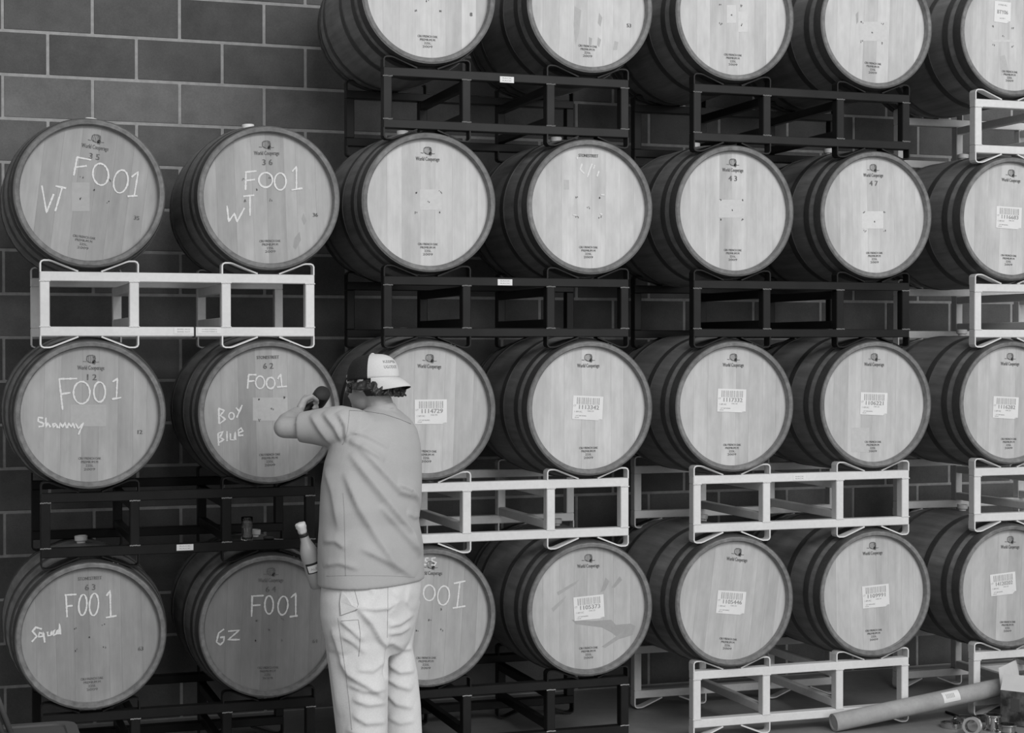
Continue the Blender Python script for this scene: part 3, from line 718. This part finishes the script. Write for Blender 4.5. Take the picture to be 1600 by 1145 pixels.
# --- skin: one continuous body
bd = MB()
HD = U(580, 596, -.715)                       # centre of the head
Fh = Vector((-.66, .75, -.04)).normalized(); Uh = Vector((.03, .02, 1)); Uh = (Uh-Fh*Uh.dot(Fh)).normalized(); Rh = Fh.cross(Uh)
ellipsoid(bd, HD+Uh*.004-Fh*.008, Rh, Fh, Uh, .070, .088, .086)           # skull
ellipsoid(bd, HD+Fh*.030-Uh*.050, Rh, Fh, Uh, .056, .062, .066)           # jaw
capsule(bd, [HD+Fh*.065-Uh*.085, HD+Fh*.072-Uh*.088], [.022, .018])       # chin
capsule(bd, [HD+Fh*.088+Uh*.008, HD+Fh*.108-Uh*.030], [.008, .013])       # nose
capsule(bd, [HD+Fh*.085+Uh*.022+Rh*.03, HD+Fh*.085+Uh*.022-Rh*.03], [.010, .010])   # brow
capsule(bd, [HD+Fh*.090-Uh*.055+Rh*.018, HD+Fh*.090-Uh*.055-Rh*.018], [.007, .007])  # lips
for s in (-1, 1): ellipsoid(bd, HD+Rh*s*.076-Fh*.005-Uh*.012, Rh, Fh, Uh, .011, .020, .031)   # ears
NB = U(596, 642, -.735)
capsule(bd, [HD-Uh*.05-Fh*.02, NB, NB-ZV*.05], [.052, .055, .075])
hip = U(580, 905, PY); chest = U(590, 700, -.765)
capsule(bd, [NB-ZV*.06, chest, (chest+hip)/2, hip], [.07, .10, .105, .105])
SHL = U(560, 676, -.82)
capsule(bd, [chest+ZV*.03, SHL, U(505, 668, -.775), EL], [.07, .06, .045, .040])
WR = U(464, 646, -.505); HB = U(468, 641, -.465)
capsule(bd, [EL, EL+(WR-EL)*.3, EL+(WR-EL)*.65, WR], [.040, .043, .035, .027])
capsule(bd, [RSH-(REL-RSH)*.1, RSH, REL], [.05, .05, .04])
RWR = U(560, 690, -.20); capsule(bd, [REL, REL+(RWR-REL)*.4, RWR], [.040, .040, .027])
capsule(bd, [hip-RV*.085, U(556, 1060, -.85), U(570, 1262, -.865)], [.075, .06, .04])
capsule(bd, [hip+RV*.085, U(620, 1060, -.725), U(625, 1245, -.72)], [.075, .06, .04])
def hand(mb, wr, palm_dir, thumb_dir, curl_dir, grip, s=1.0):
    # palm, four fingers curling about the handle at `grip`, thumb from the side of the palm
    pd = palm_dir.normalized(); td = (thumb_dir-pd*thumb_dir.dot(pd)).normalized(); nd = pd.cross(td)
    if nd.dot(curl_dir) < 0: nd = -nd
    for k in range(4):
        off = td*(.030-.020*k)
        capsule(mb, [wr+off*.5, wr+pd*.045+off*.8, wr+pd*.085+off], [.016, .015, .012], 10)
        L = (.040, .045, .042, .033)[k]
        a = wr+pd*.088+off; b = a+(pd*.45+nd*.9).normalized()*L; c = b+(nd*.5-pd*.9).normalized()*L*.8; d = c+(-pd*.8-nd*.5).normalized()*L*.55
        capsule(mb, [a, b, c, d], [.0105, .0095, .009, .0075], 10)
    a = wr+pd*.03+td*.034; b = a+(td*.6+pd*.4+nd*.6).normalized()*.036; c = b+(nd*.8+pd*.4-td*.4).normalized()*.030
    capsule(mb, [wr+td*.012+pd*.01, a, b, c], [.015, .013, .0115, .009], 10)
    return wr+pd*.085+nd*.026
gl = hand(bd, HB, Vector((.35, .88, .25)), Vector((.3, -.25, .9)), Vector((.9, 0, -.2)), None)
gr = hand(bd, RWR+(RWR-REL).normalized()*.03, Vector((-.3, .9, .2)), Vector((-.4, 0, .9)), Vector((-.9, 0, -.2)), None)
body_me = remeshed(bd, .005, 4)
body = finish(body_me, 'body', M['skin'], person, base_pt)
for s in (-1, 1):
    eb = MB(); ellipsoid(eb, HD+Rh*s*.031+Fh*.078+Uh*.003-base_pt, Rh, Fh, Uh, .0125, .0125, .0125, 14, 8)
    eb.build('eye', M['eye'], body, smooth=True)
# --- hair: loose curls below the cap
hm = MB()
ellipsoid(hm, HD+Uh*.008-Fh*.016, Rh, Fh, Uh, .079, .090, .085)
rs = random.Random(5)
for k in range(220):
    a = rs.uniform(-2.35, 2.35); dirn = (-Fh*math.cos(a)+Rh*math.sin(a)); rxy = .088+.016*abs(math.cos(a))
    p = HD-Fh*.012+dirn*(rxy-.004)+Uh*rs.uniform(-.032, .0); pp = [p]
    lowlim = -.058 if abs(a) < 1.0 else -.030
    for i in range(4): pp.append(pp[-1]+Uh*rs.uniform(-.016, -.003)+dirn*rs.uniform(-.006, .006)+Rh*rs.uniform(-.011, .011)+Fh*rs.uniform(-.011, .011))
    pp = [q if (q-HD).dot(Uh) > lowlim else q+Uh*(lowlim-(q-HD).dot(Uh)) for q in pp]
    hm.tube([q-Vector((0, 0, 0)) for q in pp], [.0055, .007, .0065, .005, .0025], 6)
# keep the face free of hair
hm2 = MB(); hm2.v = hm.v; hm2.f = hm.f
hair_me = remeshed(hm2, .0038, 1)
v, n_ = get_np(hair_me); rel = v-np.array(HD); fz = rel@np.array(Fh); uz = rel@np.array(Uh)
cut = np.clip((fz-.035)/.03, 0, 1)*np.clip((.05-uz)/.03, 0, 1)
cut2 = np.clip((-.030-uz)/.02, 0, 1)*np.clip((fz+.01)/.03, 0, 1)
v = v-n_*(np.maximum(cut, cut2)*.035)[:, None]
hair_me.vertices.foreach_set('co', v.ravel()); hair_me.update()
finish(hair_me, 'hair', M['hair'], person, base_pt)
# --- cap worn backwards: bill direction is the back of the head
Bl = (-Fh).normalized(); CT = HD+Uh*.033-Fh*.008
cap = bpy.data.objects.new('cap', None); col.objects.link(cap); cap.parent = person; cap.location = HD-base_pt; cap.empty_display_size = .03
def dome_pt(a, t, grow=0.0):       # a: angle from the bill, t: 0 rim .. 1 top
    ph = t*math.pi/2
    sq = .60
    k = math.cos(ph)**sq
    h = math.sin(ph)**(1/1.0)
    bulge = 1.0+.03*math.sin(t*math.pi)
    rx, ry = (.087+grow)*k*bulge, (.103+grow)*k*bulge
    up = (.095+grow)*h
    return CT-Uh*.026+Bl*(ry*math.cos(a))+Rh*(rx*math.sin(a))+Uh*(up+.006*math.cos(a)*(1-t))
def dome_part(name, a0, a1, m, na, grow=.0):
    mb = MB(); nt = 16; n = na+1
    out = []; inn = []
    for i in range(nt+1):
        t = min(i/nt, .985)
        for j in range(n):
            a = a0+(a1-a0)*j/na; out.append(dome_pt(a, t, grow)-HD); inn.append(dome_pt(a, t, grow-.003)-HD)
    N = len(out); fs = []
    for i in range(nt):
        for j in range(na):
            q = (i*n+j, i*n+j+1, (i+1)*n+j+1, (i+1)*n+j); fs.append(q); fs.append(tuple(x+N for x in q[::-1]))
    for j in range(na): fs.append((j, N+j, N+j+1, j+1))
    mb.add(out+inn, fs)
    return mb.build(name, m, cap, smooth=True)
fp = dome_part('front_panel', -1.25, 1.25, M['capwhite'], 40, .0015)
fp['label'] = 'white foam front panel worn at the back'
dome_part('mesh_panel', 1.22, 2*math.pi-1.22, M['capdark'], 50)
MB().lathe([(.010, -.003), (.009, .002), (.005, .005), (.0005, .006)], 14, 'Z').build('button', M['capwhite'], cap, smooth=True, loc=CT-Uh*.026+Uh*.0955-HD)
def bill():
    mb = MB(); na, nb = 28, 8; top = []; bot = []
    for i in range(nb+1):
        s = i/nb
        for j in range(na+1):
            a = -1.12+2.24*j/na; e = dome_pt(a, .02, .002)
            L = .066*math.cos(a/1.12*math.pi/2)**.55 if abs(a) < 1.119 else 0.0
            p = e+Bl*(L*s*.86)+Uh*(-.014*s*s-.018*s-.016*(math.sin(a)**2)*s)-Uh*.002
            top.append(p-HD); bot.append(p-Uh*.004-HD)
    n = na+1; N = len(top); f1 = []; f2 = []
    for i in range(nb):
        for j in range(na):
            q = (i*n+j, i*n+j+1, (i+1)*n+j+1, (i+1)*n+j); f1.append(q); f2.append(tuple(x for x in q[::-1]))
    edge = []
    b = MB().add(top, f1)
    for j in range(na): b.add([top[nb*n+j], top[nb*n+j+1], bot[nb*n+j+1], bot[nb*n+j]], [(0, 1, 2, 3)])
    o = b.build('bill', M['capwhite'], cap, smooth=True, angle=40)
    u = MB().add(bot, f2).build('bill_underside', M['capdark'], o, smooth=True)
bill()
# lettering follows the panel
CAPA = -.22
lt = MB()
for k, s in enumerate(('KEEPER', 'UGODOIT')):
    vs, fs = text_mesh(s); wx = max(p[0] for p in vs)-min(p[0] for p in vs)
    out = []
    for x, y in vs:
        a = (x/wx)*.74+CAPA; t = .44-.16*k+(y-.35)*.13
        out.append(dome_pt(-a*(-1) if Rh.dot(RT) > 0 else -a, t, .0026)-HD)
    lt.add(out, fs)
lt.build('cap_lettering', M['capprint'], cap)
# --- boots
for (px, py, Y) in ((570, 1285, -.86), (625, 1262, -.72)):
    c = U(px, py, Y); c.z = 0; b = MB(); R = []
    for (f, wv, h0, h1) in ((-.10, .030, 0, .05), (-.085, .042, 0, .10), (-.03, .046, 0, .12), (.03, .046, 0, .11), (.08, .050, 0, .075), (.14, .050, 0, .06), (.18, .036, 0, .045), (.195, .015, 0, .03)):
        R.append([c+FV*f+RV*(wv*math.cos(a))+ZV*((h0+h1)/2+(h1-h0)/2*math.copysign(abs(math.sin(a))**.6, math.sin(a)))-base_pt for a in [2*math.pi*i/20 for i in range(20)]])
    b.rings(R).build('boot', M['rubber'], person, smooth=True, angle=50)

# tool held in the raised hand: black mallet, head towards the barrel
TD = Vector((.55, .10, -.25)).normalized()
g = gl
ml = thing('mallet', g, 'black tool held in the raised left hand of the person', 'hand tool')
hx = (U(505, 617, -.37)-g).normalized()
MB().tube([-hx*.10, -hx*.05, hx*.02, hx*.06], [.0125, .014, .0125, .011], 14).build('handle', M['rubber'], ml, smooth=True)
hc = hx*.060; ha = Vector((-.2, .8, -.5)); ha = (ha-hx*ha.dot(hx)).normalized()
MB().tube([hc-ha*.05, hc-ha*.046, hc-ha*.03, hc+ha*.03, hc+ha*.046, hc+ha*.05], [.024, .031, .033, .033, .031, .024], 22).build('mallet_head', M['rubber'], ml, smooth=True, angle=50)

# bottle carried in the hip pocket
bb = U(499, 916, -.775); bt = U(469, 818, -.80)
ax = (bt-bb).normalized(); LB = (bt-bb).length
bo = thing('bottle', bb, 'pale bottle with black neck band and small label, tucked at the hip of the person', 'bottle')
q = ax.to_track_quat('Z', 'Y').to_euler()
k = LB/.245
def bl(name, prof, m, parent=bo, n=28, **kw): return MB().lathe([(r*k, h*k) for r, h in prof], n, 'Z').build(name, m, parent, smooth=True, angle=45, **kw)
gb = bl('glass_body', [(.002, .004), (.028, 0), (.0325, .006), (.033, .03), (.033, .125), (.031, .142), (.025, .160), (.018, .178), (.0145, .200), (.0135, .212), (.0135, .222), (.004, .222)], M['bottle']); gb.rotation_euler = q
nk = bl('neck_band', [(.0165, .196), (.0172, .197), (.0160, .207), (.0150, .208)], M['rubber']); nk.rotation_euler = q
ft = MB().lathe([(r*k, h*k) for r, h in [(.014, .208), (.0160, .214), (.0165, .226), (.0185, .232), (.019, .243), (.016, .247), (.003, .248)]], 28, 'Z')
ft.v = [(x*(1+.10*math.sin(7*math.atan2(y, x)+z*300)), y*(1+.10*math.sin(5*math.atan2(y, x)+z*200)), z) for x, y, z in ft.v]
f_ = ft.build('foil_cap', M['capwhite'], bo, smooth=True); f_.rotation_euler = q
# curved paper label facing the camera
qi = ax.to_track_quat('Z', 'Y').inverted(); vd = qi @ (CAM-bb).normalized(); a0 = math.atan2(vd.y, vd.x)
def wrap(name, h0, h1, da, m, gr, sh=0.0):
    mb = MB(); n = 12
    for i in range(n+1):
        a = a0+sh-da+2*da*i/n; mb.v += [((.033*k+gr)*math.cos(a), (.033*k+gr)*math.sin(a), h0*k), ((.033*k+gr)*math.cos(a), (.033*k+gr)*math.sin(a), h1*k)]
    mb.f = [(2*i, 2*i+2, 2*i+3, 2*i+1) for i in range(n)]
    o = mb.build(name, m, bo, smooth=True); o.rotation_euler = q; return o
lb = wrap('label_border', .062, .100, .85, M['rubber'], .0006); wrap('label_paper', .066, .092, .68, M['paper'], .0012)
tl = MB(); vs, fs = text_mesh('ALE'); wx = max(p[0] for p in vs)-min(p[0] for p in vs)
tl.add([((.033*k+.0016)*math.cos(a0+x/wx*.7), (.033*k+.0016)*math.sin(a0+x/wx*.7), (.074+y*.012)*k) for x, y in vs], fs)
t_ = tl.build('label_lettering', M['print'], bo); t_.rotation_euler = q

# ------------------------------------------------------------------ small things on the rack
zr = zm(2)-FH+T                                       # top of the black rack's lower rail
p = U(386, 842, .025)
gt = thing('drinking_glass', (p.x, .025, zr), 'small clear ribbed glass standing on the black rack rail', 'glass')
prof = []
n = 48
def gr_(r, h, rib): return [((r+rib*math.cos(12*2*math.pi*j/n))*math.cos(2*math.pi*j/n), (r+rib*math.cos(12*2*math.pi*j/n))*math.sin(2*math.pi*j/n), h) for j in range(n)]
gm = MB().rings([gr_(.020, .0005, .0005), gr_(.0235, .003, .001), gr_(.0235, .02, .0012), gr_(.020, .035, .001), gr_(.0225, .05, .0012), gr_(.0225, .075, .0012), gr_(.024, .098, .0004), gr_(.0225, .099, 0), gr_(.0205, .075, 0), gr_(.0200, .05, 0), gr_(.0175, .035, 0), gr_(.020, .02, 0), gr_(.019, .010, 0), gr_(.002, .009, 0)])
gm.build('glass_wall', M['glass'], gt, smooth=True)
p0 = U(414, 841, .02); sc_ = thing('scraper', (p0.x+.03, .025, zr), 'small scraper with pale blade lying on black rack rail', 'hand tool')
MB().tube([(-.035, 0, .009), (-.02, 0, .010), (.0, 0, .009), (.01, 0, .007)], [.006, .009, .008, .005], 12).build('handle', M['rubber'], sc_, smooth=True)
MB().add([(.008, -.008, .003), (.045, -.016, .002), (.045, .014, .002), (.008, .008, .003), (.008, -.008, .0045), (.045, -.016, .0028), (.045, .014, .0028), (.008, .008, .0045)], [(3, 2, 1, 0), (4, 5, 6, 7), (0, 1, 5, 4), (1, 2, 6, 5), (2, 3, 7, 6), (3, 0, 4, 7)]).build('blade', M['steel'], sc_)

# ------------------------------------------------------------------ floor: tube, carton, fittings
rt = .042
a = UZ(1302, 1129, rt); a = Vector((a.x, a.y, rt)); e = U(1573, 1071, -.055)
td = (e-a).normalized()
ct = thing('cardboard_tube', (a.x, a.y, 0), 'long brown cardboard tube with white sticker leaning along the floor', 'tube')
L = (e-a).length
R = []
tq = td.to_track_quat('Z', 'Y')
TUB = MB().lathe([(rt-.005, .012), (rt-.005, 0), (rt-.001, -.0), (rt, .001), (rt, L-.001), (rt-.005, L), (rt-.005, L-.012)], 36, 'Z', cap=True).build('tube_wall', M['card'], ct, smooth=True, angle=40, loc=a-Vector((a.x, a.y, 0))); TUB.rotation_euler = tq.to_euler()
ec = MB().lathe([(.001, .006), (rt-.010, .006), (rt-.0085, .001), (rt-.0055, .001), (rt-.0055, .02)], 36, 'Z').build('end_cap', M['card'], ct, smooth=True, angle=40, loc=a-Vector((a.x, a.y, 0))); ec.rotation_euler = tq.to_euler()
lp = U(1489, 1083, e.y-.05); tpos = (lp-a).dot(td); vloc = tq.inverted() @ (CAM-lp).normalized(); a0t = math.atan2(vloc.y, vloc.x)
mb = MB()
for i in range(13):
    an = a0t-.15-.62+1.24*i/12
    for h in (tpos-.045, tpos+.045): mb.v.append(((rt+.0008)*math.cos(an), (rt+.0008)*math.sin(an), h))
mb.f = [(2*i, 2*i+2, 2*i+3, 2*i+1) for i in range(12)]
st = mb.build('sticker', M['paper'], ct, smooth=True, loc=a-Vector((a.x, a.y, 0))); st.rotation_euler = tq.to_euler()
mb = MB()
for i in range(6):
    h0 = tpos-.028+.008*i
    n0 = len(mb.v)
    for s in range(5):
        an = a0t-.15-.32+.5*s/4
        for h in (h0, h0+.0035): mb.v.append(((rt+.0014)*math.cos(an), (rt+.0014)*math.sin(an), h))
    mb.f += [(n0+2*s, n0+2*s+2, n0+2*s+3, n0+2*s+1) for s in range(4)]
bp = mb.build('barcode', M['residue'], st); bp.color = (.35, .35, .35, 1)

# open carton at the right edge
c0 = UZ(1563, 1132, 0)
rz = math.radians(37)
W2, D2, Hh = .16, .12, .165
bx = thing('carton', (c0.x+W2*math.cos(rz)+D2*math.sin(rz), c0.y+W2*math.sin(rz)-D2*math.cos(rz), 0), 'dark printed open carton with white flaps at lower right', 'box')
def bxp(x, y, z): return (x*math.cos(rz)-y*math.sin(rz), x*math.sin(rz)+y*math.cos(rz), z)
def panel(name, pts, th, m):
    pts = [Vector(p) for p in pts]; nn = (pts[1]-pts[0]).cross(pts[2]-pts[0]).normalized()*th
    A = [bxp(*p) for p in pts]; Bq = [bxp(*(p+nn)) for p in pts]
    return MB().add(A+Bq, [(3, 2, 1, 0), (4, 5, 6, 7), (0, 1, 5, 4), (1, 2, 6, 5), (2, 3, 7, 6), (3, 0, 4, 7)]).build(name, m, bx)
panel('side_panel', [(-W2, -D2, 0), (W2, -D2, 0), (W2, -D2, Hh), (-W2, -D2, Hh)], -.004, M['darkbox'])
panel('side_panel', [(-W2, D2, 0), (-W2, -D2, 0), (-W2, -D2, Hh), (-W2, D2, Hh)], -.004, M['darkbox'])
panel('side_panel', [(W2, -D2, 0), (W2, D2, 0), (W2, D2, Hh), (W2, -D2, Hh)], -.004, M['darkbox'])
panel('side_panel', [(W2, D2, 0), (-W2, D2, 0), (-W2, D2, Hh*.6), (W2, D2, Hh*.6)], -.004, M['darkbox'])
panel('base_panel', [(-W2, -D2, .001), (W2, -D2, .001), (W2, D2, .001), (-W2, D2, .001)], .004, M['darkbox'])
panel('flap', [(-W2, -D2+.02, Hh), (-W2, D2, Hh), (-W2+.02, D2-.01, Hh+.075), (-W2+.02, -D2+.04, Hh+.075)], .003, M['whitecard'])
panel('flap', [(-W2, -D2, Hh), (W2, -D2, Hh), (W2-.02, -D2-.08, Hh+.02), (-W2+.02, -D2-.08, Hh+.02)], .003, M['whitecard'])
panel('flap', [(-W2+.03, D2, Hh*.6), (W2, D2, Hh*.6), (W2, D2+.03, Hh+.09), (-W2+.06, D2+.03, Hh+.09)], .003, M['whitecard'])
panel('printed_window', [(-W2-.0005, .07, .07), (-W2-.0005, .03, .07), (-W2-.0005, .03, .13), (-W2-.0005, .07, .13)], .0008, M['binplastic'])

def ferrule(x, y, z, r, h, rot, label, kind=0):
    o = thing('pipe_fitting', (x, y, 0), label, 'fitting', 'steel fittings on the floor')
    pr = [(r*.72, 0), (r, 0), (r, .006), (r*.80, .012), (r*.80, h-.012), (r, h-.006), (r, h), (r*.72, h)]
    ob = MB().lathe(pr, 28, 'Z', closed=True).build('ferrule', M['steel'], o, smooth=True, angle=35, loc=(0, 0, z)); ob.rotation_euler = rot
    if kind:
        g2 = MB().lathe([(r*.7, -.003), (r*1.02, -.003), (r*1.02, 0), (r*.7, 0)], 28, 'Z', closed=True).build('gasket', M['rubber'], o, smooth=True, angle=35, loc=(0, 0, z)); g2.rotation_euler = rot
    return o
def fl_at(px, py): return UZ(px, py, 0)
q = fl_at(1551, 1141); ferrule(q.x, q.y, .0, .042, .075, (0, 0, 0), 'upright bright steel pipe fitting in front of the carton')
q = fl_at(1574, 1146); ferrule(q.x, q.y, .0, .045, .045, (0, 0, 0), 'short wide steel pipe fitting near the right edge', 1)
q = fl_at(1521, 1147); ferrule(q.x, q.y, .040, .040, .09, (math.radians(80), 0, math.radians(-40)), 'steel pipe fitting lying on its side, open end facing out', 1)
def clamp(px, py, r, rot, label):
    q = fl_at(px, py); o = thing('hose_clamp', (q.x, q.y, 0), label, 'clamp', 'steel hose clamps on the floor')
    pts = [(r*math.cos(t), r*math.sin(t), .012) for t in [math.radians(20+320*i/24) for i in range(25)]]
    R = [[Vector(p)*1.0+Vector((0, 0, dz))+Vector((p[0], p[1], 0)).normalized()*dr for dr, dz in ((0, -.011), (.006, -.011), (.006, .011), (0, .011))] for p in pts]
    b = MB().rings(R).build('band', M['steel'], o); b.rotation_euler = (0, 0, rot)
    s = MB().tube([(r+.002, -.03, .014), (r+.002, .035, .014)], .0045, 10).build('bolt', M['steel'], o, smooth=True); s.rotation_euler = (0, 0, rot)
    w_ = MB().bbox((r-.012, -.012, .006), (r+.016, .012, .022), .003).build('wing_nut', M['rubber'], o); w_.rotation_euler = (0, 0, rot)
clamp(1486, 1136, .042, .4, 'round steel hose clamp, leftmost of the fittings on the floor')
clamp(1508, 1127, .038, 2.2, 'round steel hose clamp just behind the leftmost one')
clamp(1538, 1126, .036, 4.0, 'round steel hose clamp nearest to the carton')
# dark cable under the tube
cb = [UZ(x, y, .006) for x, y in ((1478, 1112), (1495, 1118), (1510, 1121), (1523, 1119), (1535, 1112), (1548, 1106), (1565, 1104))]
o = MB().tube([v_-Vector((cb[0].x, cb[0].y, 0)) for v_ in cb], .006, 8).build('cable', M['rubber'], None, smooth=True, loc=(cb[0].x, cb[0].y, 0)); tag(o, 'black cable curling on the floor under the tube', 'cable')

# ------------------------------------------------------------------ lidded bin at lower left
bp_ = U(118, 1124, -.95)
bz = bp_.z
bn = thing('lidded_bin', (bp_.x-.30, -1.20, 0), 'dark grey plastic bin lid with tube handle at lower left corner', 'bin')
def rrect(x0, y0, x1, y1, r, z):
    out = []
    for cx_, cy_, s in ((x1-r, y1-r, 0), (x0+r, y1-r, 90), (x0+r, y0+r, 180), (x1-r, y0+r, 270)):
        for i in range(6): t = math.radians(s+18*i); out.append((cx_+r*math.cos(t), cy_+r*math.sin(t), z))
    return out
MB().rings([rrect(-.22, -.17, .24, .19, .05, .0), rrect(-.26, -.21, .28, .23, .05, bz-.05)]).build('bin_body', M['binplastic'], bn, smooth=True, angle=40)
MB().rings([rrect(-.28, -.23, .30, .25, .06, bz-.05), rrect(-.28, -.23, .30, .25, .06, bz-.006), rrect(-.275, -.225, .295, .245, .055, bz), rrect(-.25, -.20, .26, .21, .04, bz), rrect(-.245, -.195, .255, .205, .04, bz-.006)]).build('lid', M['binplastic'], bn, smooth=True, angle=30)
h0 = U(24, 1150, -1.05)-Vector((bp_.x-.30, -1.20, 0)); h1 = U(-40, 1010, -1.05)-Vector((bp_.x-.30, -1.20, 0))
for dx in (0, -.028):
    MB().tube([h0+Vector((dx, 0, -.03)), (h0+h1)/2+Vector((dx, 0, 0)), h1+Vector((dx, 0, 0))], .010, 12).build('handle_tube', M['binplastic'], bn, smooth=True)
